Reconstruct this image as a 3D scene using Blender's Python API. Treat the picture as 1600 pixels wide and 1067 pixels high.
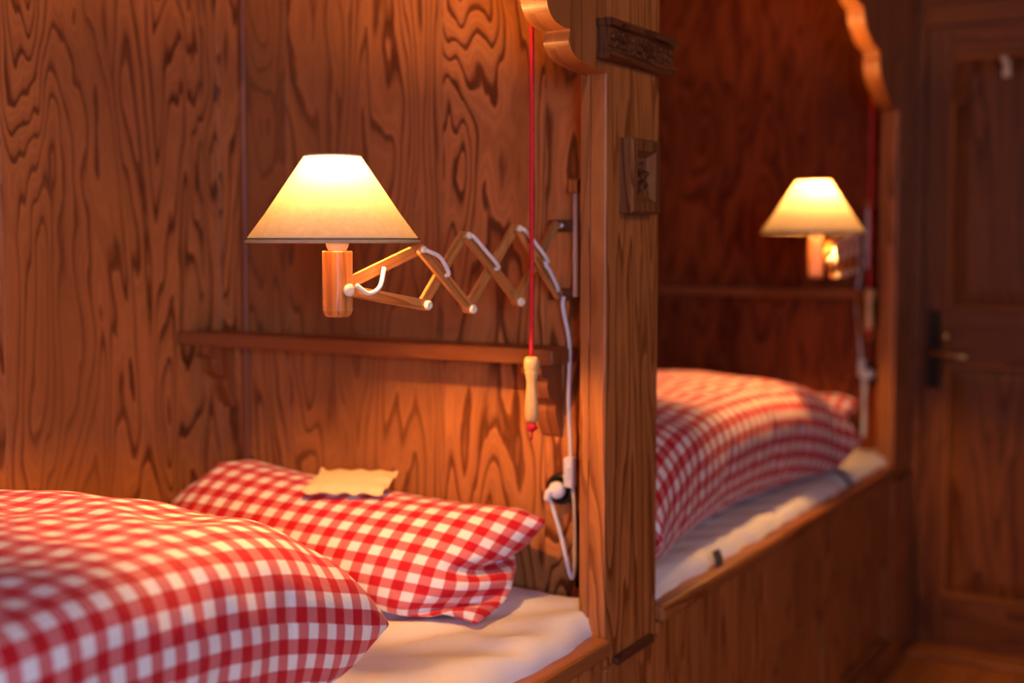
import bpy, bmesh, math, random
import numpy as np
from mathutils import Vector, Matrix, noise
from math import sin, cos, pi, radians, sqrt

for o in list(bpy.data.objects):
    bpy.data.objects.remove(o)
scene = bpy.context.scene
COL = scene.collection

# ------------------------------------------------------------------ camera
TH, PITCH = radians(30.5), radians(3.3)
cam_data = bpy.data.cameras.new('camera')
cam = bpy.data.objects.new('camera', cam_data)
COL.objects.link(cam)
cam_data.sensor_width = 36.0
cam_data.lens = 45.0
cam_data.shift_y = -43.0/1600.0
cam_data.clip_start = .02
cam.location = (1.02, 0.0, 1.38)
cam.rotation_euler = (pi/2-PITCH, 0, TH)
cam_data.dof.use_dof = True
cam_data.dof.focus_distance = 2.04
cam_data.dof.aperture_fstop = 1.55
scene.camera = cam

# ------------------------------------------------------------------ world, daylight, room lamp, exposure
world = bpy.data.worlds.new('world')
scene.world = world
world.use_nodes = True
bg = world.node_tree.nodes['Background']
bg.inputs['Color'].default_value = (.55, .66, 1, 1)
bg.inputs['Strength'].default_value = .4

def area_light(name, loc, rot, sx, sy, power, color):
    d = bpy.data.lights.new(name, 'AREA')
    d.shape = 'RECTANGLE'; d.size = sx; d.size_y = sy
    d.energy = power; d.color = color
    o = bpy.data.objects.new(name, d)
    o.location = loc; o.rotation_euler = rot
    COL.objects.link(o)
    return o

# daylight that enters through the window in the wall behind the camera
area_light('window_daylight', (2.36, -1.55, 1.68), (radians(90), 0, radians(90)), 1.1, 1.05, 135, (.57, .64, 1))
# the ceiling lamp of the room
rl = bpy.data.lights.new('ceiling_lamp_light', 'POINT')
rl.energy = 22; rl.color = (1, .55, .2); rl.shadow_soft_size = .12
rlo = bpy.data.objects.new('ceiling_lamp_light', rl); rlo.location = (1.5, 1.7, 2.12)
COL.objects.link(rlo)

LAMP_COLOR = (1, .45, .115)
LAMP_STRENGTH = 2600.0

scene.view_settings.view_transform = 'Standard'
scene.view_settings.look = 'None'
scene.view_settings.gamma = 1
scene.view_settings.use_curve_mapping = False
scene.view_settings.exposure = 0.08
scene.cycles.max_bounces = 10
scene.cycles.diffuse_bounces = 6
scene.cycles.transmission_bounces = 6
scene.cycles.caustics_reflective = False
scene.cycles.caustics_refractive = False

# ------------------------------------------------------------------ materials
def new_mat(name):
    m = bpy.data.materials.new(name); m.use_nodes = True
    nt = m.node_tree
    b = nt.nodes['Principled BSDF']
    return m, nt, b

def node(nt, kind, **kw):
    n = nt.nodes.new(kind)
    for k, v in kw.items():
        if k in ('operation', 'blend_type', 'data_type', 'noise_dimensions', 'interpolation'):
            setattr(n, k, v)
        else:
            n.inputs[k].default_value = v
    return n

def math_node(nt, op, a, b=None):
    n = nt.nodes.new('ShaderNodeMath'); n.operation = op
    for i, v in enumerate((a, b)):
        if v is None: continue
        if isinstance(v, (int, float)): n.inputs[i].default_value = v
        else: nt.links.new(v, n.inputs[i])
    return n.outputs[0]

def ramp(nt, src, stops, interp='LINEAR'):
    r = nt.nodes.new('ShaderNodeValToRGB')
    r.color_ramp.interpolation = interp
    el = r.color_ramp.elements
    while len(el) < len(stops): el.new(.5)
    for e, (p, c) in zip(el, stops):
        e.position = p; e.color = (*c, 1)
    nt.links.new(src, r.inputs[0])
    return r.outputs[0]

def wood(name, light, dark, rings=7.0, across=5.0, along=.55, sharp=.5, rough=.42, tint=.25, bump=.12, spec=.5, streak=.35):
    """sawn softwood: contour lines of a stretched noise give the flame figure, fine streaks run along the grain (V of the UV map)"""
    m, nt, b = new_mat(name)
    uv = nt.nodes.new('ShaderNodeUVMap'); uv.uv_map = 'UVMap'
    mp = nt.nodes.new('ShaderNodeMapping'); mp.inputs['Scale'].default_value = (across, along, 1)
    nt.links.new(uv.outputs[0], mp.inputs[0])
    n1 = node(nt, 'ShaderNodeTexNoise', Scale=1.0, Detail=2.5, Roughness=.42, Distortion=.35)
    nt.links.new(mp.outputs[0], n1.inputs['Vector'])
    # wobble of the rings
    mp2 = nt.nodes.new('ShaderNodeMapping'); mp2.inputs['Scale'].default_value = (30, 9, 1)
    nt.links.new(uv.outputs[0], mp2.inputs[0])
    n2 = node(nt, 'ShaderNodeTexNoise', Scale=1.0, Detail=2.0, Roughness=.5)
    nt.links.new(mp2.outputs[0], n2.inputs['Vector'])
    s = math_node(nt, 'MULTIPLY', n1.outputs['Fac'], rings*2.2)
    s = math_node(nt, 'ADD', s, math_node(nt, 'MULTIPLY', n2.outputs['Fac'], .55))
    saw = math_node(nt, 'FRACT', s)
    band = ramp(nt, saw, [(0, (0, 0, 0)), (.5*sharp+.2, (.18, .18, .18)), (.84, (1, 1, 1)), (.95, (.9, .9, .9)), (1, (.05, .05, .05))])
    # fine streaks
    mp3 = nt.nodes.new('ShaderNodeMapping'); mp3.inputs['Scale'].default_value = (210, 3.5, 1)
    nt.links.new(uv.outputs[0], mp3.inputs[0])
    n3 = node(nt, 'ShaderNodeTexNoise', Scale=1.0, Detail=3.0, Roughness=.6)
    nt.links.new(mp3.outputs[0], n3.inputs['Vector'])
    # slow change of the ring contrast and of the tint from board to board
    mp4 = nt.nodes.new('ShaderNodeMapping'); mp4.inputs['Scale'].default_value = (3.2, .7, 1)
    nt.links.new(uv.outputs[0], mp4.inputs[0])
    n4 = node(nt, 'ShaderNodeTexNoise', Scale=1.0, Detail=1.0, Roughness=.5)
    nt.links.new(mp4.outputs[0], n4.inputs['Vector'])
    contrast = ramp(nt, n4.outputs['Fac'], [(.28, (.5, .5, .5)), (.62, (1.1, 1.1, 1.1))])
    fine = math_node(nt, 'PINGPONG', math_node(nt, 'MULTIPLY', s, 3.0), .5)
    band = math_node(nt, 'ADD', math_node(nt, 'MULTIPLY', band, .85), math_node(nt, 'MULTIPLY', fine, .5))
    f = math_node(nt, 'MULTIPLY', band, contrast)
    f = math_node(nt, 'ADD', f, math_node(nt, 'MULTIPLY', math_node(nt, 'SUBTRACT', n3.outputs['Fac'], .5), streak))
    cmix = nt.nodes.new('ShaderNodeMix'); cmix.data_type = 'RGBA'
    cmix.inputs['A'].default_value = (*light, 1); cmix.inputs['B'].default_value = (*dark, 1)
    nt.links.new(f, cmix.inputs['Factor'])
    hsv = nt.nodes.new('ShaderNodeHueSaturation')
    nt.links.new(cmix.outputs['Result'], hsv.inputs['Color'])
    val = nt.nodes.new('ShaderNodeMapRange')
    val.inputs['From Min'].default_value = .3; val.inputs['From Max'].default_value = .7
    val.inputs['To Min'].default_value = 1-tint; val.inputs['To Max'].default_value = 1+tint
    nt.links.new(n4.outputs['Fac'], val.inputs['Value'])
    nt.links.new(val.outputs[0], hsv.inputs['Value'])
    nt.links.new(hsv.outputs[0], b.inputs['Base Color'])
    b.inputs['Roughness'].default_value = rough
    b.inputs['Specular IOR Level'].default_value = spec
    bp = nt.nodes.new('ShaderNodeBump'); bp.inputs['Strength'].default_value = bump; bp.inputs['Distance'].default_value = .002
    nt.links.new(f, bp.inputs['Height']); bp.invert = True
    nt.links.new(bp.outputs[0], b.inputs['Normal'])
    return m

def plain(name, color, rough=.5, metal=0.0, spec=.5, bump=0, bscale=300):
    m, nt, b = new_mat(name)
    tc = nt.nodes.new('ShaderNodeTexCoord')
    n = node(nt, 'ShaderNodeTexNoise', Scale=bscale, Detail=2.0)
    nt.links.new(tc.outputs['Object'], n.inputs['Vector'])
    c = ramp(nt, n.outputs['Fac'], [(.3, tuple(v*.93 for v in color)), (.7, tuple(min(1, v*1.05) for v in color))])
    nt.links.new(c, b.inputs['Base Color'])
    b.inputs['Roughness'].default_value = rough; b.inputs['Metallic'].default_value = metal
    b.inputs['Specular IOR Level'].default_value = spec
    if bump:
        bp = nt.nodes.new('ShaderNodeBump'); bp.inputs['Strength'].default_value = bump; bp.inputs['Distance'].default_value = .001
        nt.links.new(n.outputs['Fac'], bp.inputs['Height']); nt.links.new(bp.outputs[0], b.inputs['Normal'])
    return m

def gingham(name, period=.045):
    m, nt, b = new_mat(name)
    uv = nt.nodes.new('ShaderNodeUVMap'); uv.uv_map = 'UVMap'
    sp = nt.nodes.new('ShaderNodeSeparateXYZ'); nt.links.new(uv.outputs[0], sp.inputs[0])
    def stripe(c):
        t = math_node(nt, 'PINGPONG', math_node(nt, 'DIVIDE', c, period), .5)
        mr = nt.nodes.new('ShaderNodeMapRange'); mr.interpolation_type = 'SMOOTHSTEP'
        mr.inputs['From Min'].default_value = .235; mr.inputs['From Max'].default_value = .265
        nt.links.new(t, mr.inputs['Value']); return mr.outputs[0]
    s = math_node(nt, 'MULTIPLY', math_node(nt, 'ADD', stripe(sp.outputs[0]), stripe(sp.outputs[1])), .5)
    c = ramp(nt, s, [(0, (.80, .78, .79)), (.5, (.62, .16, .17)), (1, (.50, .006, .018))])
    nt.links.new(c, b.inputs['Base Color'])
    b.inputs['Roughness'].default_value = .75; b.inputs['Specular IOR Level'].default_value = .25
    b.inputs['Sheen Weight'].default_value = .15; b.inputs['Sheen Roughness'].default_value = .4
    n = node(nt, 'ShaderNodeTexNoise', Scale=9.0, Detail=4.0, Roughness=.55, Distortion=1.2)
    nt.links.new(uv.outputs[0], n.inputs['Vector'])
    bp = nt.nodes.new('ShaderNodeBump'); bp.inputs['Strength'].default_value = .35; bp.inputs['Distance'].default_value = .02
    nt.links.new(n.outputs['Fac'], bp.inputs['Height']); nt.links.new(bp.outputs[0], b.inputs['Normal'])
    return m

def shade_material():
    m = bpy.data.materials.new('linen_shade'); m.use_nodes = True
    nt = m.node_tree; nt.nodes.remove(nt.nodes['Principled BSDF'])
    out = nt.nodes['Material Output']
    tc = nt.nodes.new('ShaderNodeTexCoord')
    n = node(nt, 'ShaderNodeTexNoise', Scale=420.0, Detail=3.0, Roughness=.7)
    nt.links.new(tc.outputs['Object'], n.inputs['Vector'])
    n2 = node(nt, 'ShaderNodeTexNoise', Scale=90.0, Detail=2.0, Roughness=.6)
    nt.links.new(tc.outputs['Object'], n2.inputs['Vector'])
    f = math_node(nt, 'ADD', math_node(nt, 'MULTIPLY', n.outputs['Fac'], .6), math_node(nt, 'MULTIPLY', n2.outputs['Fac'], .4))
    c = ramp(nt, f, [(.3, (.74, .58, .37)), (.7, (.92, .76, .53))])
    d = nt.nodes.new('ShaderNodeBsdfDiffuse'); t = nt.nodes.new('ShaderNodeBsdfTranslucent')
    nt.links.new(c, d.inputs['Color'])
    # the lined linen lets only a small part of the light through
    th = nt.nodes.new('ShaderNodeMix'); th.data_type = 'RGBA'; th.inputs['Factor'].default_value = .90
    th.inputs['B'].default_value = (0, 0, 0, 1)
    nt.links.new(c, th.inputs['A']); nt.links.new(th.outputs['Result'], t.inputs['Color'])
    mx = nt.nodes.new('ShaderNodeMixShader'); mx.inputs[0].default_value = .5
    nt.links.new(d.outputs[0], mx.inputs[1]); nt.links.new(t.outputs[0], mx.inputs[2])
    nt.links.new(mx.outputs[0], out.inputs['Surface'])
    return m

def bulb_material():
    m = bpy.data.materials.new('lit_bulb'); m.use_nodes = True
    b = m.node_tree.nodes['Principled BSDF']
    b.inputs['Base Color'].default_value = (.9, .85, .75, 1)
    b.inputs['Emission Color'].default_value = (*LAMP_COLOR, 1)
    b.inputs['Emission Strength'].default_value = LAMP_STRENGTH
    return m

M = dict(
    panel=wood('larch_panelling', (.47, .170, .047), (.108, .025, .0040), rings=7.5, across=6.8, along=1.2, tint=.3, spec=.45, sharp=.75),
    niche_lamplight_panel=wood('larch_panelling_niche_lamplight', (.25, .052, .010), (.10, .014, .002), rings=6, across=6.5, along=1.3, tint=.3, spec=.3),  # panel larch darkened and reddened: the niche's dim lamplight put into the colour
    stile=wood('larch_trim', (.32, .10, .03), (.14, .032, .006), rings=4, across=7, along=.4),
    post=wood('larch_post', (.45, .165, .045), (.17, .046, .008), rings=6, across=9, along=.7),
    dark=wood('dark_stained_larch', (.13, .045, .016), (.05, .013, .004), rings=4, across=12, along=2.0, rough=.6, spec=.25),
    rail=wood('larch_rail', (.36, .13, .036), (.18, .052, .011), rings=3, across=9, along=.4),
    shelf=wood('larch_shelf', (.32, .10, .028), (.15, .036, .007), rings=3, across=9, along=.4),
    door=wood('larch_door', (.20, .066, .016), (.085, .02, .0035), rings=6, across=6, along=.5),
    floor=wood('larch_floor', (.50, .19, .05), (.28, .09, .02), rings=5, across=6, along=.4),
    lamp=wood('pine_lamp_wood', (.60, .26, .075), (.34, .10, .018), rings=3, across=26, along=1.6, bump=.05, tint=.1),
    carved=wood('carved_larch', (.22, .085, .028), (.09, .026, .006), rings=4, across=12, along=1.2, rough=.7, spec=.2),
    pale=wood('turned_beech', (.66, .44, .20), (.52, .30, .11), rings=2, across=30, along=2.0, bump=.03, tint=.06),
    plaster=plain('white_plaster', (.70, .62, .52), .9, bscale=40),
    white=plain('white_plastic', (.78, .76, .74), .4),
    cream=plain('cream_plastic', (.80, .72, .55), .45),
    black=plain('black_bakelite', (.012, .011, .010), .25),
    iron=plain('dark_iron', (.018, .016, .015), .4, metal=.6),
    brass=plain('worn_brass', (.42, .24, .09), .35, metal=1),
    steel=plain('steel_screw', (.55, .53, .52), .35, metal=.8),
    sheet=plain('white_cotton_sheet', (.79, .79, .85), .85, spec=.2, bump=.1, bscale=500),
    packet=plain('cream_linen', (.74, .58, .36), .9, spec=.15, bump=.4, bscale=260),
    red=plain('red_cord', (.60, .004, .016), .65, bump=.6, bscale=380),
    trim=plain('dark_shade_trim', (.09, .075, .085), .8),
    strap=plain('grey_strap', (.10, .10, .085), .8),
    tag=plain('grey_tag', (.06, .065, .08), .6),
    gingham=gingham('red_gingham'),
    shade=shade_material(),
    bulb=bulb_material(),
)

# ------------------------------------------------------------------ mesh building
rng = random.Random(7)

class MB:
    """collects shapes in world coordinates and links them as one mesh object"""
    def __init__(self):
        self.v = []; self.f = []; self.uv = []; self.sm = []

    def add(self, verts, faces, uvs=None, smooth=False, mat=None):
        k = len(self.v)
        for p in verts:
            p = Vector(p)
            self.v.append(mat @ p if mat is not None else p)
        for i, f in enumerate(faces):
            self.f.append([k+j for j in f])
            self.uv.append(uvs[i] if uvs is not None else [(0, 0)]*len(f))
            self.sm.append(smooth)

    def poly(self, verts, faces, grain=2, smooth=False, mat=None):
        """UV in metres with V along the grain axis, at a random place of the wood"""
        ou, ov = rng.uniform(0, 40), rng.uniform(0, 40)
        uvs = []
        for f in faces:
            p = [Vector(verts[i]) for i in f]
            n = Vector((0, 0, 0))
            for i in range(len(p)):
                a, b = p[i], p[(i+1) % len(p)]
                n += a.cross(b)
            axes = [0, 1, 2]
            k = max(axes, key=lambda a: abs(n[a]))
            rest = [a for a in axes if a != k]
            if grain in rest:
                u = [a for a in rest if a != grain][0]
                uvs.append([(ou+q[u]+k*.31, ov+q[grain]) for q in p])
            else:
                uvs.append([(ou+q[rest[0]]*3, ov+q[rest[1]]*.6) for q in p])
        self.add(verts, faces, uvs, smooth, mat)

    def box(self, lo, hi, grain=2, bevel=.002, mat=None, seg=1):
        bm = bmesh.new()
        c = [(a+b)/2 for a, b in zip(lo, hi)]; s = [abs(b-a) for a, b in zip(lo, hi)]
        bmesh.ops.create_cube(bm, size=1, matrix=Matrix.Translation(c) @ Matrix.Diagonal((*s, 1)))
        if bevel:
            bmesh.ops.bevel(bm, geom=bm.edges[:], offset=min(bevel, min(s)*.45), segments=seg, affect='EDGES', profile=.5)
        bm.verts.ensure_lookup_table()
        v = [x.co.copy() for x in bm.verts]; f = [[x.index for x in q.verts] for q in bm.faces]
        bm.free()
        self.poly(v, f, grain, False, mat)
        return self

    def prism(self, prof, axis, a, b, grain=2, mat=None, bevel=.0):
        """a 2-D outline in the plane normal to the axis, extruded from a to b"""
        def at(p, t):
            q = [0, 0, 0]; r = [i for i in range(3) if i != axis]
            q[r[0]], q[r[1]] = p; q[axis] = t
            return q
        n = len(prof)
        if not bevel:
            v = [at(p, a) for p in prof]+[at(p, b) for p in prof]
            f = [list(range(n))[::-1], list(range(n, 2*n))]+[[i, (i+1) % n, n+(i+1) % n, n+i] for i in range(n)]
        else:
            cx = sum(p[0] for p in prof)/n; cy = sum(p[1] for p in prof)/n
            def inset(p):
                d = math.hypot(p[0]-cx, p[1]-cy) or 1
                return (p[0]-(p[0]-cx)/d*bevel, p[1]-(p[1]-cy)/d*bevel)
            ins = [inset(p) for p in prof]; sgn = 1 if b > a else -1
            rows = [(ins, a), (prof, a+sgn*bevel), (prof, b-sgn*bevel), (ins, b)]
            v = [at(p, t) for pr_, t in rows for p in pr_]
            f = [list(range(n))[::-1], list(range(3*n, 4*n))]
            for k in range(3):
                f += [[k*n+i, k*n+(i+1) % n, (k+1)*n+(i+1) % n, (k+1)*n+i] for i in range(n)]
        self.poly(v, f, grain, False, mat)
        return self

    def lathe(self, prof, c, n=32, axis=2, cap=True, grain=2, mat=None):
        """prof: (radius, height) pairs about an axis through c"""
        v = []; f = []
        e = [i for i in range(3) if i != axis]
        for r, h in prof:
            for k in range(n):
                q = list(c); a = 2*pi*k/n
                q[e[0]] += r*cos(a); q[e[1]] += r*sin(a); q[axis] += h
                v.append(q)
        m = len(prof)
        for i in range(m-1):
            for k in range(n):
                f.append([i*n+k, i*n+(k+1) % n, (i+1)*n+(k+1) % n, (i+1)*n+k])
        if cap:
            f.append(list(range(n))[::-1]); f.append([(m-1)*n+k for k in range(n)])
        ou, ov = rng.uniform(0, 40), rng.uniform(0, 40)
        uvs = []
        for q in f:
            uvs.append([(ou+(i % n)/n*.1, ov+v[i][axis]) for i in q])
        self.add(v, f, uvs, True, mat)
        return self

    def tube(self, pts, r, n=10, closed=False, twist=None):
        P = [Vector(p) for p in pts]
        v = []; f = []
        up = Vector((0, 0, 1))
        prev = None
        for i, p in enumerate(P):
            a = P[max(i-1, 0)] if not closed else P[i-1]
            b = P[min(i+1, len(P)-1)] if not closed else P[(i+1) % len(P)]
            t = (b-a).normalized()
            if prev is None:
                s = t.cross(up if abs(t.z) < .9 else Vector((1, 0, 0))).normalized()
            else:
                s = (prev-t*prev.dot(t)).normalized()
            prev = s; w = t.cross(s)
            rr = r[i] if isinstance(r, (list, tuple)) else r
            for k in range(n):
                an = 2*pi*k/n
                q = rr*(1+(twist[0]*cos(twist[1]*(an+i*twist[2])) if twist else 0))
                v.append(p+s*cos(an)*q+w*sin(an)*q)
        m = len(P)
        for i in range(m if closed else m-1):
            for k in range(n):
                j = (i+1) % m
                f.append([i*n+k, i*n+(k+1) % n, j*n+(k+1) % n, j*n+k])
        if not closed:
            f.append(list(range(n))[::-1]); f.append([(m-1)*n+k for k in range(n)])
        self.add(v, f, None, True)
        return self

    def build(self, name, mat, parent=None, sharp=35, fix=True):
        me = bpy.data.meshes.new(name)
        off = world_of(parent) if parent else Vector((0, 0, 0))
        me.from_pydata([tuple(p-off) for p in self.v], [], self.f)
        ul = me.uv_layers.new(name='UVMap')
        flat = [c for fu in self.uv for uvc in fu for c in uvc]
        ul.data.foreach_set('uv', flat)
        me.polygons.foreach_set('use_smooth', self.sm)
        me.materials.append(M[mat])
        if fix:
            bm = bmesh.new(); bm.from_mesh(me)
            bmesh.ops.recalc_face_normals(bm, faces=bm.faces[:])
            bm.to_mesh(me); bm.free()
        me.update()
        o = bpy.data.objects.new(name, me)
        COL.objects.link(o)
        if parent: o.parent = parent
        return o

def world_of(o):
    p = Vector((0, 0, 0))
    while o is not None:
        p += o.location; o = o.parent
    return p

def thing(name, loc, label=None, cat=None, group=None, kind=None):
    o = bpy.data.objects.new(name, None)
    o.empty_display_size = .05
    o.location = loc
    COL.objects.link(o)
    return tag(o, label, cat, group, kind)

def tag(o, label=None, cat=None, group=None, kind=None):
    if label: o['label'] = label
    if cat: o['category'] = cat
    if group: o['group'] = group
    if kind: o['kind'] = kind
    return o

def smooth_path(pts, sub=8):
    """Catmull-Rom through the points"""
    P = [Vector(p) for p in pts]
    P = [P[0]*2-P[1]]+P+[P[-1]*2-P[-2]]
    out = []
    for i in range(1, len(P)-2):
        for k in range(sub):
            t = k/sub
            a, b, c, d = P[i-1:i+3]
            out.append(.5*((2*b)+(c-a)*t+(2*a-5*b+4*c-d)*t*t+(3*b-a-3*c+d)*t**3))
    out.append(P[-2])
    return out

W = -1.1           # inner face of the long wall beside the beds
NEAR_HEAD, FAR_HEAD = 2.20, 4.29
HEIGHT = 2.36

# ------------------------------------------------------------------ the room
mb = MB()
for i in range(26):
    x0 = W-.05+i*.14
    mb.box((x0, -2.3, -.03), (x0+.138, 4.5, 0), grain=1, bevel=.0015)
tag(mb.build('floor', 'floor'), kind='structure')
mb = MB(); mb.box((W-.1, -2.4, HEIGHT), (2.5, 4.6, HEIGHT+.05), bevel=0)
tag(mb.build('ceiling', 'door'), kind='structure')

mb = MB()
edges = [-2.3, -1.9, -1.3, -.7, -.15, .42, 1.02, 1.645, 2.21, 2.8, 3.4, 3.95, 4.5]
for a, b in zip(edges, edges[1:]):
    mb.box((W-.03, a+.0008, 0), (W, b-.0008, HEIGHT), bevel=.0006)
tag(mb.build('wall_left', 'panel'), kind='structure')

mb = MB()      # end wall, with the door opening
mb.box((W-.03, 4.4, 0), (0, 4.45, HEIGHT), bevel=0)
mb.box((.80, 4.4, 0), (2.4, 4.45, HEIGHT), bevel=0)
mb.box((0, 4.4, 2.157), (.80, 4.45, HEIGHT), bevel=0)
tag(mb.build('wall_far', 'door'), kind='structure')
mb = MB()      # wall with the window, beside the camera
for y0_, y1_, za, zb in ((-2.3, -2.15, 0, HEIGHT), (-2.15, -.95, 0, 1.11), (-2.15, -.95, 2.25, HEIGHT), (-.95, -.3, 0, HEIGHT), (-.3, .4, 0, HEIGHT), (.4, 1.0, 0, HEIGHT), (1.0, 1.7, 0, HEIGHT), (1.7, 2.4, 0, HEIGHT), (2.4, 3.1, 0, HEIGHT), (3.1, 3.8, 0, HEIGHT), (3.8, 4.5, 0, HEIGHT)):
    mb.box((2.4, y0_+.001, za), (2.43, y1_-.001, zb), bevel=.002)
tag(mb.build('wall_right', 'door'), kind='structure')
mb = MB()
for i in range(6):
    mb.box((W-.03+i*.6, -2.35, 0), (W-.03+(i+1)*.6-.002, -2.3, HEIGHT), bevel=.002)
tag(mb.build('wall_back', 'door'), kind='structure')
wn = thing('window_1', (2.4, -1.55, 1.11), kind='structure')
mb = MB()
for a, b in (((2.37, -2.15, 1.11), (2.45, -2.10, 2.25)), ((2.37, -1.0, 1.11), (2.45, -.95, 2.25)),
             ((2.37, -2.10, 1.11), (2.45, -1.0, 1.16)), ((2.37, -2.10, 2.20), (2.45, -1.0, 2.25))):
    mb.box(a, b)
mb.build('window_frame', 'rail', wn)

# the door in the end wall
dr = thing('door_1', (.4, 4.4, 0), kind='structure')
mb = MB()
mb.box((-.001, 4.385, 0), (.030, 4.46, 2.157)); mb.box((.78, 4.385, 0), (.82, 4.46, 2.157))
mb.box((.030, 4.38, 2.083), (.78, 4.46, 2.157), grain=0, bevel=.004)
mb.build('door_frame', 'door', dr)
mb = MB()
zr = ((.02, .186), (.964, 1.157), (1.98, 2.08))
mb.box((.032, 4.40, .02), (.112, 4.44, 2.08)); mb.box((.70, 4.40, .02), (.778, 4.44, 2.08))
for a, b in zr: mb.box((.112, 4.401, a), (.70, 4.439, b), grain=0)
leaf = mb.build('door_leaf', 'door', dr)
for a, b in ((.186, .964), (1.157, 1.98)):
    mb = MB()
    mb.prism([(.112, a), (.70, a), (.70, b), (.112, b)], 1, 4.425, 4.432)
    i = .055
    q = [(.112, a), (.70, a), (.70, b), (.112, b)]
    r = [(.112+i, a+i), (.70-i, a+i), (.70-i, b-i), (.112+i, b-i)]
    v = [(x, 4.424, z) for x, z in q]+[(x, 4.412, z) for x, z in r]
    f = [[k, (k+1) % 4, 4+(k+1) % 4, 4+k] for k in range(4)]+[[4, 5, 6, 7]]
    mb.poly(v, f)
    mb.build('door_panel', 'door', dr)
    mb = MB()      # moulding round the panel
    for p0, p1 in (((.108, a-.004), (.122, b+.004)), ((.690, a-.004), (.704, b+.004))):
        mb.box((p0[0], 4.396, p0[1]), (p1[0], 4.42, p1[1]), bevel=.005)
    for p0, p1 in (((.108, a-.004), (.704, a+.010)), ((.108, b-.010), (.704, b+.004))):
        mb.box((p0[0], 4.396, p0[1]), (p1[0], 4.42, p1[1]), grain=0, bevel=.005)
    mb.build('panel_moulding', 'rail', dr)
mb = MB(); mb.box((.047, 4.393, .886), (.090, 4.401, 1.145), bevel=.003)
esc = mb.build('door_handle', 'iron', dr)
mb = MB()
mb.lathe([(.011, 0), (.011, -.045)], (.068, 4.393, 1.005), axis=1, n=14)
mb.tube(smooth_path([(.066, 4.348, 1.005), (.10, 4.342, 1.005), (.15, 4.344, 1.000), (.185, 4.352, .996)]), [.010]*25, n=10)
mb.build('lever', 'brass', esc)
mb = MB()
mb.lathe([(.008, 0), (.008, -.03), (.016, -.032), (.017, -.042), (.010, -.047)], (.112, 4.393, 1.062), axis=1, n=14)
mb.build('latch_knob', 'brass', esc)
mb = MB()
mb.box((.268, 4.394, 1.905), (.292, 4.401, 1.955), bevel=.002)
mb.tube(smooth_path([(.28, 4.396, 1.94), (.28, 4.365, 1.938), (.28, 4.350, 1.952)]), .006, n=10)
mb.lathe([(.006, -.010), (.012, -.005), (.012, .005), (.006, .010)], (.28, 4.350, 1.956), n=14)
mb.build('coat_hook', 'cream', dr)
mb = MB(); mb.box((.02, 4.27, 0), (1.2, 4.40, .022), grain=0, bevel=.004)
tag(mb.build('trim_1', 'rail'), kind='structure')
mb = MB(); mb.box((.82, 4.385, 0), (2.4, 4.40, .10), grain=0, bevel=.004)
tag(mb.build('baseboard_far', 'door'), kind='structure')

# ------------------------------------------------------------------ the box beds
def wavy(points, sub=5):
    return [(p.x, p.y) for p in smooth_path([(a, b, 0) for a, b in points], sub)]

def headboard(parent, yh, mat):
    h = MB()
    xs = [-1.1, -1.046, -.976, -.853, -.440, -.20, -.004]
    h.box((xs[0], yh-.010, 0), (xs[1]-.001, yh+.03, HEIGHT-.002), bevel=.0006)
    h.box((xs[1], yh-.002, 0), (xs[2]-.001, yh+.03, HEIGHT-.002), bevel=.0005)
    for a, b in zip(xs[2:], xs[3:]):
        h.box((a+.0005, yh, 0), (b-.0005, yh+.03, HEIGHT-.002), bevel=.0004)
    o = h.build('headboard', mat, parent)
    s = MB(); s.box((-.986, yh-.012, 0), (-.968, yh+.002, HEIGHT-.002), bevel=.0015)
    s.build('headboard_moulding', 'stile', parent)
    return o

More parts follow.
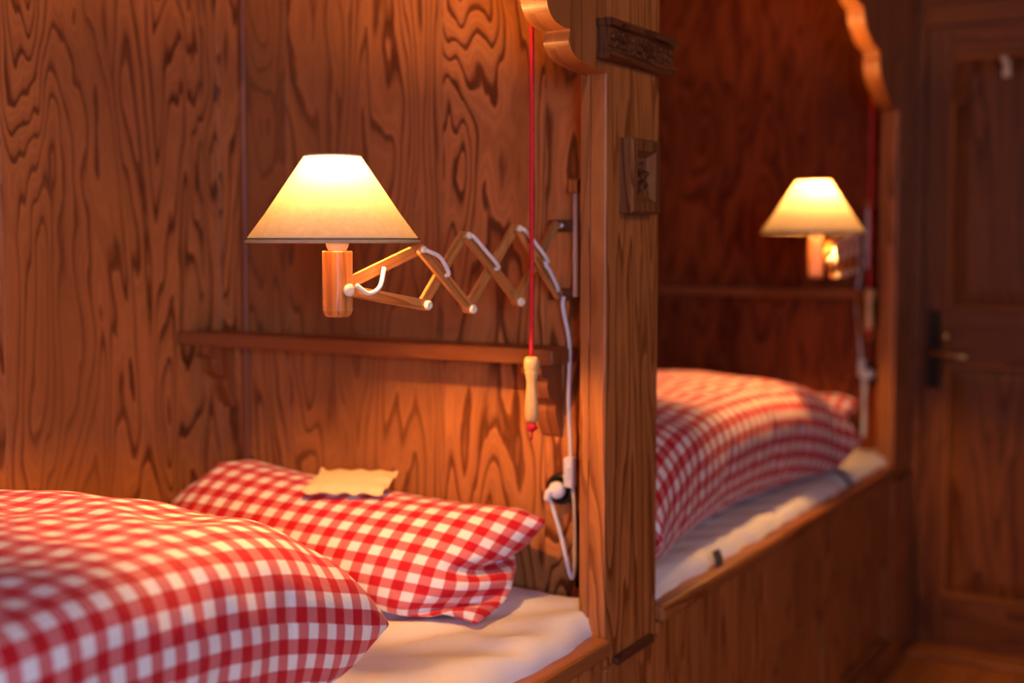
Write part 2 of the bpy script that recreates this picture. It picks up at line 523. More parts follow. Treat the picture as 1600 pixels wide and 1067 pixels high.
def bed_post(parent, y0, y1, carved=True):
    p = MB()
    p.box((-.034, y0, 0), (0, y1, HEIGHT-.002), bevel=.004, seg=2)
    p.box((-.057, y0+.006, 0), (-.0355, y1-.006, HEIGHT-.002), bevel=.003)
    po = p.build('post', 'post', parent)
    # plinth of the post with its moulding
    p = MB(); p.box((-.050, y0-.010, 0), (.009, y1+.004, .60), bevel=.003); p.build('post_plinth', 'post', po)
    p = MB(); p.box((-.040, y0+.030, .596), (.013, y1-.030, .612), grain=1, bevel=.005, seg=2); p.build('plinth_moulding', 'dark', po)
    if not carved: return po
    # capital
    a, b = y0-.034, y1+.017
    p = MB()
    prof = [(.004, 1.697), (.022, 1.698), (.030, 1.702), (.030, 1.709), (.021, 1.713), (.021, 1.751), (.030, 1.755), (.034, 1.761), (.028, 1.767), (.004, 1.768)]
    ring = []
    for d, z in prof:
        ring.append([(-.066, a-d*.3, z), (d, a-d*.3, z), (d, b, z), (-.066, b, z)])
    v = [q for r in ring for q in r]; f = []
    for i in range(len(ring)-1):
        for k in range(4): f.append([i*4+k, i*4+(k+1) % 4, (i+1)*4+(k+1) % 4, (i+1)*4+k])
    f += [[0, 1, 2, 3], [len(v)-4+k for k in range(4)]]
    p.poly(v, f, grain=1)
    cap = p.build('capital', 'dark', po)
    p = MB()      # carved row of leaves on the frieze of the capital
    rc = random.Random(3)
    for k in range(26):
        yy = a+.014+(k % 13)*(b-a-.028)/12+rc.uniform(-.004, .004); zz = 1.722+.019*(k//13)+rc.uniform(-.004, .004)
        t0, l, w = rc.uniform(-.9, .9)+(pi if k % 2 else 0), rc.uniform(.009, .014), rc.uniform(.004, .007)
        q = [(yy+l*cos(u)*cos(t0)-w*sin(u)*(1+.4*cos(u))*sin(t0), zz+l*.8*cos(u)*sin(t0)+w*sin(u)*(1+.4*cos(u))*cos(t0)) for u in [2*pi*j/10 for j in range(10)]]
        p.prism(q, 0, .0195, .0215+rc.uniform(.002, .005), grain=2, bevel=.0018)
    p.build('carving', 'dark', cap)
    # square carved block
    p = MB()
    oy0, oy1, oz0, oz1, d = y0+.051, y0+.176, 1.429, 1.566, .028
    def fr(i, t): return [(t, oy0+i, oz0+i), (t, oy1-i, oz0+i), (t, oy1-i, oz1-i), (t, oy0+i, oz1-i)]
    rows = [fr(0, 0), fr(0, d-.004), fr(.004, d), fr(.022, d-.001), fr(.034, d-.016), fr(.06, d-.016)]
    v = [q for r in rows for q in r]; f = []
    for i in range(len(rows)-1):
        for k in range(4): f.append([i*4+k, i*4+(k+1) % 4, (i+1)*4+(k+1) % 4, (i+1)*4+k])
    f.append([len(v)-4+k for k in range(4)])
    p.poly(v, f)
    blk = p.build('carved_block', 'carved', po)
    p = MB()      # rosette in the block
    cy, cz = (oy0+oy1)/2, (oz0+oz1)/2
    for k in range(6):
        t = 2*pi*k/6+.26
        q = [(cy+cos(t)*.017+.010*cos(s)*cos(t)-.006*sin(s)*sin(t), cz+sin(t)*.017*1.15+.010*cos(s)*sin(t)+.006*sin(s)*cos(t)) for s in [2*pi*j/10 for j in range(10)]]
        p.prism(q, 0, d-.017, d-.006, bevel=.003)
    p.lathe([(.008, 0), (.007, .010), (.003, .013)], (d-.017, cy, cz), axis=0, n=14)
    p.build('rosette', 'dark', blk)
    return po

def box_bed(y_foot, yh, y0, y1, drawers, label, bracket, carved=True):
    t = thing('box_bed', (-.5, (y_foot+yh)/2, 0), label, 'bed', 'built-in wooden box beds')
    headboard(t, yh, 'panel' if carved else 'niche_lamplight_panel')
    bed_post(t, y0, y1, carved)
    # bed front with two recessed drawer fronts
    p = MB(); d = drawers
    zt, zb = .368, .105
    p.box((-.03, y_foot, zt), (0, y0+.0, .622), grain=2, bevel=.002)
    p.box((-.03, y_foot, .02), (0, y0, zb), grain=1, bevel=.002)
    cuts = [y_foot]+[c for ab in d for c in ab]+[y0]
    for a, b in zip(cuts[::2], cuts[1::2]):
        p.box((-.0302, a, zb-.001), (-.0002, b, zt+.001), grain=2, bevel=.0)
    # rounded upper corners of the openings
    for a, b in d:
        for c, s in ((a, 1), (b, -1)):
            prof = [(c, zt+.001)]+[(c+s*.055*(1-cos(u)), zt-.055*(1-sin(u))) for u in [pi/2*j/8 for j in range(9)]]
            prof = [(c, zt+.001), (c, zt-.055)]+[(c+s*.055*(1-cos(u)), zt-.055*(1-sin(u))) for u in [pi/2*j/8 for j in range(1, 9)]]
            p.prism(prof, 0, -.030, -.0003)
    p.build('bed_front', 'post', t)
    for a, b in d:
        g, r_ = .007, .052
        prof = [(a+g, zb+g), (b-g, zb+g), (b-g, zt-g-r_)]+[(b-g-r_*(1-cos(u)), zt-g-r_*(1-sin(u))) for u in [pi/2*j/8 for j in range(1, 9)]]
        prof += [(a+g+r_*(1-cos(u)), zt-g-r_*(1-sin(u))) for u in [pi/2*j/8 for j in range(8, -1, -1)]]
        p = MB(); p.prism(prof, 0, -.045, -.010, grain=2)
        p.build('drawer', 'post', t)
    p = MB(); p.box((0, y_foot, 0), (.020, y0-.012, .085), grain=1, bevel=.006, seg=2); p.build('plinth_board', 'rail', t)
    p = MB(); p.box((-.040, y_foot, .622), (.014, y0+.004, .656), grain=1, bevel=.010, seg=3); p.build('side_rail', 'rail', t)
    p = MB(); p.box((W+.004, y_foot, .40), (-.031, yh-.004, .425), grain=0, bevel=0); p.build('bed_base', 'post', t)
    # scalloped bracket below the beam over the bed
    p = MB()
    prof = wavy(bracket)
    zt = 2.18
    prof = prof+[(prof[-1][0], zt), (y0+.001, zt), (y0+.001, prof[0][1])]
    p.prism(prof, 0, -.050, -.001, grain=2)
    p.build('scalloped_bracket', 'rail', t)
    p = MB(); p.box((-.052, y_foot, 2.16), (.004, y0, HEIGHT-.002), grain=1, bevel=.004); p.build('beam', 'post', t)
    return t

near_bracket = [(2.062, 1.676), (2.02, 1.680), (1.965, 1.686), (1.935, 1.698), (1.921, 1.715), (1.925, 1.734), (1.905, 1.734), (1.872, 1.741),
                (1.852, 1.756), (1.842, 1.775), (1.835, 1.80), (1.790, 1.815), (1.755, 1.85), (1.752, 1.885), (1.70, 1.90), (1.655, 1.95), (1.645, 2.02), (1.55, 2.06), (1.5, 2.17)]
far_bracket = [(4.150, 1.790), (4.075, 1.800), (4.01, 1.825), (3.945, 1.862), (3.915, 1.905), (3.905, 1.945), (3.84, 1.957), (3.775, 1.985), (3.738, 2.02), (3.725, 2.045), (3.66, 2.062), (3.60, 2.12), (3.56, 2.17)]
bed_near = box_bed(-.22, NEAR_HEAD, 2.064, 2.293, [(-.1, .9), (1.0, 1.95)],
                   'wooden box bed whose thick post bears a dark capital and a carved block', near_bracket)
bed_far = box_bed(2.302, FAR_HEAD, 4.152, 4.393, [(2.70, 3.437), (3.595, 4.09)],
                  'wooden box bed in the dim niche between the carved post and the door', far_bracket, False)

# ------------------------------------------------------------------ shelves on the headboards
def wall_shelf(yh, z, label, x1=-.13):
    t = thing('wall_shelf', (-.6, yh, z), label, 'shelf', 'narrow shelves on the headboards')
    p = MB(); p.box((W+.002, yh-.098, z-.030), (x1, yh-.0005, z), grain=0, bevel=.004, seg=2)
    p.build('shelf_board', 'shelf', t)
    for x in (-1.035, x1-.055):
        prof = wavy([(yh-.086, z-.031), (yh-.084, z-.050), (yh-.062, z-.060), (yh-.062, z-.078), (yh-.052, z-.098), (yh-.030, z-.110),
                     (yh-.029, z-.128), (yh-.020, z-.150), (yh-.006, z-.175)])+[(yh-.0005, z-.18), (yh-.0005, z-.031)]
        q = MB(); q.prism(prof, 0, x-.020, x+.024)
        q.build('shelf_bracket', 'shelf', t)
    return t
wall_shelf(NEAR_HEAD, 1.174, 'narrow wooden wall shelf on scrolled brackets just below the lamp with the stretched-out arm')
wall_shelf(FAR_HEAD, 1.218, 'narrow wooden wall shelf in the dim niche beside the door', -.062)

# ------------------------------------------------------------------ mattresses in white sheets
def mattress(y0, y1, x0, x1, z0, z1, seed, label, lip):
    t = MB()
    nx, ny, r = 46, 88, .055
    def sgrid(n, a, b):
        """points round the section: a side, the rounded edge, the top, and down again"""
        out = []
        for i in range(5): out.append((a, z0+(z1-r-z0)*i/5, 0))
        for i in range(7):
            u = pi/2*i/6; out.append((a+r*(1-cos(u)), z1-r+r*sin(u), 1))
        for i in range(1, n): out.append((a+r+(b-a-2*r)*i/n, z1, 1))
        for i in range(7):
            u = pi/2*(1-i/6); out.append((b-r*(1-cos(u)), z1-r+r*sin(u), 1))
        for i in range(5): out.append((b, z1-r-(z1-r-z0)*(i+1)/5, 0))
        return out
    sx = sgrid(nx, x0, x1)
    ys = [y0]+[y0+r*(1-cos(pi/2*i/6)) for i in range(1, 7)]+[y0+r+(y1-y0-2*r)*i/ny for i in range(1, ny)]+[y1-r*(1-sin(pi/2*i/6)) for i in range(7)]
    v = []; f = []; n = len(sx)
    xc = (x0+x1)/2
    for yy in ys:
        e = min(yy-y0, y1-yy)
        k = r-sqrt(max(0, r*r-(r-min(e, r))**2))        # rounding of the two ends
        for x, z, s in sx:
            zz = z-k*(z-z0)/(z1-z0)
            xx = xc+(x-xc)*(1-.35*k/r*r/(x1-x0))
            # loose folds in the sheet: strongest near the edges
            ed = min(abs(x-x0), abs(x1-x), abs(yy-y0), abs(y1-yy))
            amp = (.004+.014*math.exp(-ed/.12))*lip
            q = Vector((x*3.0+seed, yy*9.0-x*7.0, seed*1.7))
            w = noise.noise(q)*.6+noise.noise(Vector((x*14+yy*5, yy*6-x*9, seed)))*.5
            w = 1-2*abs(w)*1.3
            zz += amp*w*(1 if s else .2)
            if abs(x-x1) < .02: xx += .010*noise.noise(Vector((seed, yy*11, z*9)))*(1 if s else .6)
            v.append((xx, yy, zz))
    for i in range(len(ys)-1):
        for k in range(n-1):
            f.append([i*n+k, i*n+k+1, (i+1)*n+k+1, (i+1)*n+k])
    for b0 in (0, (len(ys)-1)*n):
        f.append([b0+k for k in range(n)])
    f.append([i*n for i in range(len(ys))]+[i*n+n-1 for i in reversed(range(len(ys)))])
    uvs = [[(v[i][0], v[i][1]) for i in q] for q in f]
    t.add(v, f, uvs, True)
    o = t.build('mattress', 'sheet')
    return tag(o, label, 'mattress', 'mattresses in white sheets')
mat_near = mattress(-.20, 2.185, W+.006, -.020, .425, .688, 1.0, 'white-sheeted mattress under the gingham pillow that carries a cream packet', 1.0)
mat_far = mattress(2.31, 4.275, W+.006, -.020, .425, .688, 5.0, 'white-sheeted mattress in the niche beyond the carved post, lit yellow at its head', .45)

def curved_patch(pts, name, mat, parent, width, thick=.002, axis=Vector((0, 1, 0))):
    """a narrow band that follows the given points"""
    mb = MB(); P = smooth_path(pts, 4); v = []; f = []
    for i, p in enumerate(P):
        a = P[max(0, i-1)]; b = P[min(len(P)-1, i+1)]
        t = (b-a).normalized(); nrm = axis.cross(t).normalized()
        for sy, sn in ((-1, 0), (1, 0), (1, 1), (-1, 1)):
            v.append(p+axis*width/2*sy+nrm*thick*sn)
    for i in range(len(P)-1):
        for k in range(4): f.append([i*4+k, i*4+(k+1) % 4, (i+1)*4+(k+1) % 4, (i+1)*4+k])
    f += [[0, 1, 2, 3], [len(v)-4+k for k in range(4)]]
    mb.add(v, f, None, False)
    return mb.build(name, mat, parent)
s = curved_patch([(-.10, 3.72, .706), (-.066, 3.72, .704), (-.034, 3.72, .690), (-.014, 3.72, .665), (-.012, 3.72, .640)], 'corner_strap', 'strap', mat_far, .022, .004)
s['label'] = 'dark strap across the mattress edge'
s = curved_patch([(-.018, 2.66, .690), (-.010, 2.66, .672), (-.008, 2.66, .655)], 'sewn_tag', 'tag', mat_far, .034, .004)
s['label'] = 'small grey sewn tag'

# ------------------------------------------------------------------ soft bedding: two sewn sheets of cloth, filled and laid down
def cloth_bag(nu, nv, su, sv, vol, T, planes, steps=160, iters=6, g=3.0, seed=1, h0=.1, crease=.004, kp=60., fric=.6):
    """rest size su x sv; filled up to a volume; T = (matrix, offset); planes = [(point, normal)] that hold it"""
    r = np.random.default_rng(seed)
    U, V = np.meshgrid(np.linspace(-su/2, su/2, nu+1), np.linspace(-sv/2, sv/2, nv+1), indexing='ij')
    prof = np.sqrt(np.clip(1-(2*U/su)**2, 0, 1)*np.clip(1-(2*V/sv)**2, 0, 1))
    n1 = (nu+1)*(nv+1)
    top = np.arange(n1).reshape(nu+1, nv+1)
    bot = top.copy()
    inner = np.zeros_like(top, bool); inner[1:-1, 1:-1] = True
    bot[inner] = n1+np.arange(inner.sum())
    N = n1+int(inner.sum())
    X = np.zeros((N, 3)); UV = np.zeros((N, 2))
    for idx, s in ((bot, -1), (top, 1)):
        P = np.stack([U, V, s*h0*prof], -1).reshape(-1, 3)
        X[idx.ravel()] = P; UV[idx.ravel()] = P[:, :2]
    X[:, 2] += r.normal(0, crease, N)
    X = X @ np.array(T[0]).T+np.array(T[1])
    groups = []
    for L, idx in enumerate((top, bot)):
        for di, dj, k in ((1, 0, 1.), (0, 1, 1.), (1, 1, .25), (1, -1, .25), (2, 0, .06), (0, 2, .06)):
            for par in range(4 if 2 in (di, dj) else 2):
                I, J = np.meshgrid(np.arange(nu+1-di), np.arange(max(0, -dj), nv+1-max(0, dj)), indexing='ij')
                key = I if di else J
                m = (key % 4 // 2 == par // 2) & (key % 2 == par % 2) if 2 in (di, dj) else (key % 2 == par)
                a = idx[I[m], J[m]]; b = idx[I[m]+di, J[m]+dj]
                if L == 1:
                    keep = ~((a < n1) & (b < n1)); a, b = a[keep], b[keep]
                if len(a): groups.append((a, b, np.hypot(di*su/nu, dj*sv/nv), k))
    def quads(idx, flip):
        q = np.stack([idx[:-1, :-1], idx[1:, :-1], idx[1:, 1:], idx[:-1, 1:]], -1).reshape(-1, 4)
        return q[:, ::-1] if flip else q
    Q = np.concatenate([quads(top, False), quads(bot, True)])
    Vel = np.zeros_like(X); dt = .02
    for s in range(steps):
        n = np.cross(X[Q[:, 2]]-X[Q[:, 0]], X[Q[:, 3]]-X[Q[:, 1]])*.5
        vol_now = (X[Q].mean(1)*n).sum()/3
        p = kp*max(0., vol/max(vol_now, 1e-5)-1)
        f = np.zeros_like(X)
        for k in range(4):
            for ax in range(3): f[:, ax] += np.bincount(Q[:, k], n[:, ax]*.25, N)
        acc = f/(su*sv*2/N)*p
        acc[:, 2] -= g
        Vel = Vel*.93+acc*dt
        sp = np.linalg.norm(Vel, axis=1, keepdims=True); Vel *= np.minimum(1, 1.2/np.maximum(sp, 1e-9))
        Y = X+Vel*dt
        for it in range(iters):
            for a, b, rest, k in groups:
                d = Y[b]-Y[a]; l = np.sqrt((d*d).sum(1))
                e = (l-rest)/np.maximum(l, 1e-9)
                if k < .1: e = np.minimum(e, 0)
                c = d*(e*.5*k)[:, None]
                Y[a] += c; Y[b] -= c
            for p0, nn in planes:
                nn = np.array(nn)
                dd = (Y-np.array(p0)) @ nn
                hit = dd < 0
                Y[hit] -= dd[hit][:, None]*nn
                mv = Y[hit]-X[hit]
                mv -= (mv @ nn)[:, None]*nn
                Y[hit] -= mv*fric
        Vel = (Y-X)/dt; X = Y
    return X, Q, UV

def woven_uv(X, nu, nv):
    """cloth coordinates in metres on both sheets, measured along the cloth from two of its seams"""
    n1 = (nu+1)*(nv+1)
    top = np.arange(n1).reshape(nu+1, nv+1); bot = top.copy()
    inner = np.zeros_like(top, bool); inner[1:-1, 1:-1] = True
    bot[inner] = n1+np.arange(inner.sum())
    res = []
    for idx in (top, bot):
        P = X[idx]
        du = np.linalg.norm(np.diff(P, axis=0), axis=-1); dv = np.linalg.norm(np.diff(P, axis=1), axis=-1)
        def blur(a, ax):
            for _ in range(12):
                a = (np.concatenate([np.take(a, [0], ax), np.take(a, range(a.shape[ax]-1), ax)], ax)+2*a+np.concatenate([np.take(a, range(1, a.shape[ax]), ax), np.take(a, [-1], ax)], ax))/4
            return a
        du = blur(du, 1); dv = blur(dv, 0)
        U = np.zeros(idx.shape); V = np.zeros(idx.shape)
        U[:-1] = np.cumsum(du[::-1], 0)[::-1]; V[:, :-1] = np.cumsum(dv[:, ::-1], 1)[:, ::-1]
        W2 = np.stack([U, V], -1)
        q = np.stack([W2[:-1, :-1], W2[1:, :-1], W2[1:, 1:], W2[:-1, 1:]], 2).reshape(-1, 4, 2)
        res.append(q if idx is top else q[:, ::-1]*np.array([-1, 1]))
    return np.concatenate(res).reshape(-1, 2)

def folds(X, Q, amp, scale, seed, stretch=(1, 1)):
    """soft dents and folds along the normals"""
    n = np.zeros_like(X)
    fn = np.cross(X[Q[:, 2]]-X[Q[:, 0]], X[Q[:, 3]]-X[Q[:, 1]])
    for k in range(4): np.add.at(n, Q[:, k], fn)
    n /= np.maximum(np.linalg.norm(n, axis=1, keepdims=True), 1e-9)
    for i in range(len(X)):
        p = Vector((X[i, 0]*scale*stretch[0]+seed, X[i, 1]*scale*stretch[1], X[i, 2]*scale))
        w = noise.noise(p)+.5*noise.noise(p*2.1)
        w = -abs(w)*1.1+.25
        X[i] += n[i]*amp*w
    return X

def cloth_object(name, X, Q, UV, mat, label, cat, group, uvoff=(0, 0)):
    me = bpy.data.meshes.new(name)
    c = Vector((float(X[:, 0].mean()), float(X[:, 1].mean()), float(X[:, 2].min())))
    me.from_pydata([(float(p[0]-c.x), float(p[1]-c.y), float(p[2]-c.z)) for p in X], [], Q.tolist())
    ul = me.uv_layers.new(name='UVMap')
    ul.data.foreach_set('uv', ((UV[Q.ravel()] if len(UV) == len(X) else UV)+np.array(uvoff)).ravel().astype(float).tolist())
    me.polygons.foreach_set('use_smooth', [True]*len(me.polygons))
    me.materials.append(M[mat]); me.update()
    o = bpy.data.objects.new(name, me); o.location = c
    COL.objects.link(o)
    sm = o.modifiers.new('smooth', 'SMOOTH'); sm.factor = .5; sm.iterations = 2
    sd = o.modifiers.new('subdivide', 'SUBSURF'); sd.levels = 1; sd.render_levels = 2; sd.uv_smooth = 'NONE'
    return tag(o, label, cat, group)

def remap(X, z0, H, p):
    h = (X[:, 2]-z0)/(X[:, 2].max()-z0)
    X[:, 2] = z0+H*(1-(1-h)**p)
    return X

def duvet(dy, dx, seed, H, label, length=1.75, vol=.42, yaw=0.0):
    X, Q, UV = cloth_bag(46, int(length*43.5), .98, length, vol, (np.eye(3), (-.66, .82, .85)), [((0, 0, .69), (0, 0, 1)), ((-1.09, 0, 0), (1, 0, 0))],
                         h0=.14, kp=300., fric=.3, g=1.5, seed=seed)
    X = remap(X, .69, H, 3.0)
    X[:, 2] += .008
    X[:, 0] += -1.058-X[:, 0].min()+dx
    X[:, 1] += 1.593-X[:, 1].max()+dy
    UV = woven_uv(X, 46, int(length*43.5))
    c, s_ = cos(radians(yaw)), sin(radians(yaw))      # turned about its corner at the head end and the bed front
    p = np.array([-.12+dx, 1.593+dy]); d = X[:, :2]-p
    X[:, 0] = p[0]+d[:, 0]*c-d[:, 1]*s_; X[:, 1] = p[1]+d[:, 0]*s_+d[:, 1]*c
    X[:, 0] = np.maximum(X[:, 0], -1.09)
    X = folds(X, Q, .016, 5.5, seed*3.3, (1.0, 1.5))
    if dy: X[:, 1] = np.maximum(X[:, 1], 2.305)      # stays behind the headboard of the other bed
    X[:, 2] = np.maximum(X[:, 2], .704)
    return cloth_object('duvet', X, Q, UV, 'gingham', label, 'duvet', 'red gingham duvets', (.011, .004))
duvet(0, 0, 1, .30, 'puffed gingham duvet, largest and sharpest, below the lamp with the stretched-out arm', 1.5, .36, 10.0)
duvet(2.17, .138, 4, .295, 'puffed red gingham duvet in the niche beyond the carved post, glowing orange', 1.50, .36, 0.0)

def pillow(yh, dx, seed, label, lift=0.0):
    a, b, w = radians(32), radians(28), radians(-3)
    Rz = np.array([[cos(w), -sin(w), 0], [sin(w), cos(w), 0], [0, 0, 1]])
    Rx = np.array([[1, 0, 0], [0, cos(a), -sin(a)], [0, sin(a), cos(a)]])
    X, Q, UV = cloth_bag(52, 26, .95, .43, .040, (Rz @ Rx, (-.56, 2.055, .87)),
                         [((0, 0, .695), (0, 0, 1)), ((0, 1.95, .70), (0, -sin(b), cos(b))), ((0, 2.185, 0), (0, -1, 0))],
                         h0=.09, kp=300., fric=1., steps=70, g=.8, seed=seed)
    X[:, 1] += yh-.014-X[:, 1].max()
    X[:, 0] += dx
    X[:, 2] = .699+(X[:, 2]-X[:, 2].min())*(.80-.22*(X[:, 0]+.55))
    return X, Q, UV
pX, pQ, pUV = pillow(NEAR_HEAD, -.045, 2, '')
cloth_object('pillow', pX, pQ, pUV, 'gingham', 'red and white gingham pillow with a cream packet lying on it', 'pillow', 'red gingham pillows', (.006, .012))
fX, fQ, fUV = pillow(FAR_HEAD, -.02, 3, '')
cloth_object('pillow', fX, fQ, fUV, 'gingham', 'red gingham pillow under the lamp in the niche beside the door, half behind the duvet', 'pillow', 'red gingham pillows', (.02, .0))

# the little cream packet that lies on the pillow
def packet():
    sel = pX[(abs(pX[:, 0]+.52) < .10)]
    def top(x, yy):
        d = np.hypot(pX[:, 0]-x, pX[:, 1]-yy); k = np.argsort(d)[:10]
        return float(pX[k, 2].max())
    n, m = 26, 14
    su, sv = .165, .120
    cx, cy = -.545, float(pX[:, 1].max())-.165
    v = []; f = []; uv = []
    for side in (1, -1):
        for j in range(m+1):
            for i in range(n+1):
                u, w = i/n-.5, j/m-.5
                x, yy = u*su, w*sv
                yy += .0022*sin(u*34)*(abs(w)*2)**6
                x += .001*sin(w*20)*(abs(u)*2)**4
                bulge = .011*sqrt(max(0, (1-(2*u)**2)*(1-(2*w)**2)))
                z = side*bulge+.003*sin(u*24+1)*(abs(w)*2)**4+.003*sin(w*15)*(abs(u)*2)**3
                c, s_ = cos(radians(20)), sin(radians(20))
                v.append((cx+x*c-yy*s_, cy+x*s_+yy*c, z)); uv.append((u*su, w*sv))
    base = None
    zs = [top(q[0], q[1]) for q in v]
    # a plane fitted to the pillow below, lifted to lie on it
    A = np.array([[q[0]-cx, q[1]-cy, 1] for q in v]); co, *_ = np.linalg.lstsq(A, np.array(zs), rcond=None)
    v = [(q[0], q[1], q[2]+co[0]*(q[0]-cx)+(co[1]+.12)*(q[1]-cy)+co[2]+.019) for q in v]
    N = (n+1)*(m+1)
    for sd in (0, 1):
        for j in range(m):
            for i in range(n):
                a = sd*N+j*(n+1)+i
                q = [a, a+1, a+n+2, a+n+1]
                f.append(q if sd == 0 else q[::-1])
    for i in range(n):
        f.append([i+1, i, N+i, N+i+1]); k = m*(n+1); f.append([k+i, k+i+1, N+k+i+1, N+k+i])
    for j in range(m):
        a = j*(n+1); f.append([a, a+n+1, N+a+n+1, N+a]); b = a+n; f.append([b+n+1, b, N+b, N+b+n+1])
    t = MB(); t.add(v, f, [[uv[i % N] for i in q] for q in f], True)
    return t.build('fabric_packet', 'packet')
tag(packet(), 'small cream cloth packet with wavy edges lying on the gingham pillow', 'packet')

# ------------------------------------------------------------------ scissor lamps
def scissor_lamp(A, d, tops, bots, crosses, rim, z_rim, z_top, r_bot, r_top, body, wall, cable, plug, switch_z, label, scale=1.0):
    """A: pivot on the lamp body; d: level direction of the arm to the wall; tops / bots: joints as (distance along the arm, height)"""
    A = Vector(A); d = Vector(d).normalized(); nrm = Vector((d.y, -d.x, 0))      # nrm looks to the room side
    t = thing('scissor_lamp', (rim[0], rim[1], body[2]), label, 'lamp', 'extending bedside lamps')
    def at(s, z, k=0.0): return A+d*s+Vector((0, 0, z))+nrm*k
    # body: an upright wooden block with rounded edges
    bx, by, z0, z1, w = body
    p = MB()
    ang = math.atan2(d.y, d.x)
    R = Matrix.Translation((bx, by, 0)) @ Matrix.Rotation(ang+.16, 4, 'Z')
    h = w/2
    prof = []
    for k, (sx, sy) in enumerate(((1, 1), (-1, 1), (-1, -1), (1, -1))):
        for j in range(5):
            u = pi/2*(k+j/4); c = h*.5
            prof.append((sx*(h-c)+c*cos(u), sy*(h-c)+c*sin(u)))
    n = len(prof); v = []; f = []
    for z, sc in ((z0, .72), (z0+.003, .88), (z0+.010, 1), (z1-.002, 1), (z1, .96)):
        v += [(a*sc, b*sc, z) for a, b in prof]
    for i in range(4):
        f += [[i*n+k, i*n+(k+1) % n, (i+1)*n+(k+1) % n, (i+1)*n+k] for k in range(n)]
    f += [list(range(n))[::-1], [4*n+k for k in range(n)]]
    p.poly(v, f, grain=2, mat=R)
    p.build('lamp_body', 'lamp', t)
    # socket
    p = MB(); q = scale
    p.lathe([(.010*q, -.002), (.014*q, .0), (.017*q, .006*q), (.0185*q, .013*q), (.0205*q, .014*q), (.0205*q, .030*q), (.015*q, .031*q), (.015*q, .055*q), (.012*q, .055*q)], (bx, by, z1), n=28)
    so = p.build('lamp_socket', 'cream', t)
    # bulb
    zb = z_rim+(z_top-z_rim)*.73; rb = .021*q
    p = MB()
    # the bulb leans a little to the room side
    pr_ = [(rb*sin(u), -rb*cos(u)) for u in [pi*(.16+.82*j/12) for j in range(13)]]
    lean = Vector((.62, -.78, 0))*.022*q
    p.lathe(pr_, (rim[0]+lean.x, rim[1]+lean.y, zb), n=20)
    bu = p.build('bulb', 'bulb', t)
    p = MB(); p.tube([(bx, by, z1+.052*q), (bx+lean.x*.35, by+lean.y*.35, z1+.066*q), (rim[0]+lean.x, rim[1]+lean.y, zb-rb*.86)], [.011*q, .010*q, .0095*q], n=12); p.build('bulb_neck', 'cream', bu)
    # shade: a thin linen cone, open above and below
    p = MB()
    p.lathe([(r_bot, z_rim+.004), ((r_bot*2+r_top)/3, z_rim+(z_top-z_rim)/3), ((r_bot+2*r_top)/3, z_rim+(z_top-z_rim)*2/3), (r_top, z_top)], (rim[0], rim[1], 0), n=72, cap=False)
    sh = p.build('lamp_shade', 'shade', t, fix=False)
    circ = [(rim[0]+cos(2*pi*k/64), rim[1]+sin(2*pi*k/64)) for k in range(64)]
    def ring(r, z, th): return [(rim[0]+r*cos(2*pi*k/64), rim[1]+r*sin(2*pi*k/64), z) for k in range(64)]
    p = MB(); p.tube(ring(r_bot, z_rim+.0060, 0), .0013, n=8, closed=True); p.build('shade_trim', 'trim', sh)
    p = MB(); p.tube(ring(r_bot, z_rim+.0018, 0), .0024, n=8, closed=True); p.build('shade_hem', 'shade', sh)
    p = MB(); p.tube(ring(r_top, z_top, 0), .0016, n=8, closed=True); p.build('shade_top_hem', 'shade', sh)
    p = MB()
    for k in range(3):
        an = 2*pi*k/3+.4
        p.tube([(rim[0]+.02*cos(an), rim[1]+.02*sin(an), z1+.03*q), (rim[0]+.04*cos(an), rim[1]+.04*sin(an), z1+.045*q),
                (rim[0]+(r_top-.002)*cos(an), rim[1]+(r_top-.002)*sin(an), z_top-.004)], .0012, n=6)
    p.build('shade_carrier', 'steel', sh)
    # arm bars
    def bar(P, Q_, k, wid=.0185, th=.0075):
        a, b = at(*P), at(*Q_)
        ax = (b-a); L = ax.length; ax.normalize()
        up = nrm.cross(ax).normalized()
        m = Matrix((( *(ax),), (*(up),), (*(nrm),))).transposed().to_4x4()
        m.translation = (a+b)/2+nrm*k
        p = MB()
        pr2 = []
        e = wid/2
        for s in (1, -1):
            for j in range(7):
                u = -pi/2+pi*j/6+(0 if s > 0 else pi)
                pr2.append((s*L/2+e*cos(u)*.8, e*sin(u)))
        p.prism(pr2, 2, -th/2, th/2, grain=0, mat=m, bevel=.0012)
        p.build('arm_bar', 'lamp', t)
    k1, k2 = .0045*q, -.0045*q
    # odd bars run from an upper joint down, even ones from a lower joint up, on the other layer
    bar((0, .006), tops[0], k2); bar((0, 0), bots[0], k1)
    for i in range(len(tops)-1):
        bar(tops[i], bots[i+1], k1)
        bar(bots[i], tops[i+1], k2)
    def rivet(P, r, k, mat, name, hole=False):
        c = at(*P, k)
        p = MB()
        z = nrm; x = d; yv = z.cross(x)
        m = Matrix(((*x,), (*yv,), (*z,))).transposed().to_4x4(); m.translation = c
        pr3 = [(r*.95, -.004), (r, .002), (r*.8, .0048), (r*.35, .0055)]
        if hole: pr3 += [(r*.3, .003)]
        p.lathe(pr3, (0, 0, 0), n=16, mat=m)
        p.build(name, mat, t)
    for b_ in bots[:-1]: rivet(b_, .0085*q, k1+.006, 'cream', 'rivet', True)
    for b_ in tops[:-1]: rivet(b_, .0065*q, k1+.005, 'cream', 'rivet')
    rivet((0, 0), .0105*q, k1+.008, 'cream', 'pivot_knob')
    # the flex, threaded along the bars in short loops
    loops = [[at(.012, .008, .016), at(.035, -.006, .020), at(.062, .004, .018), at(.078, .034, .012)]]
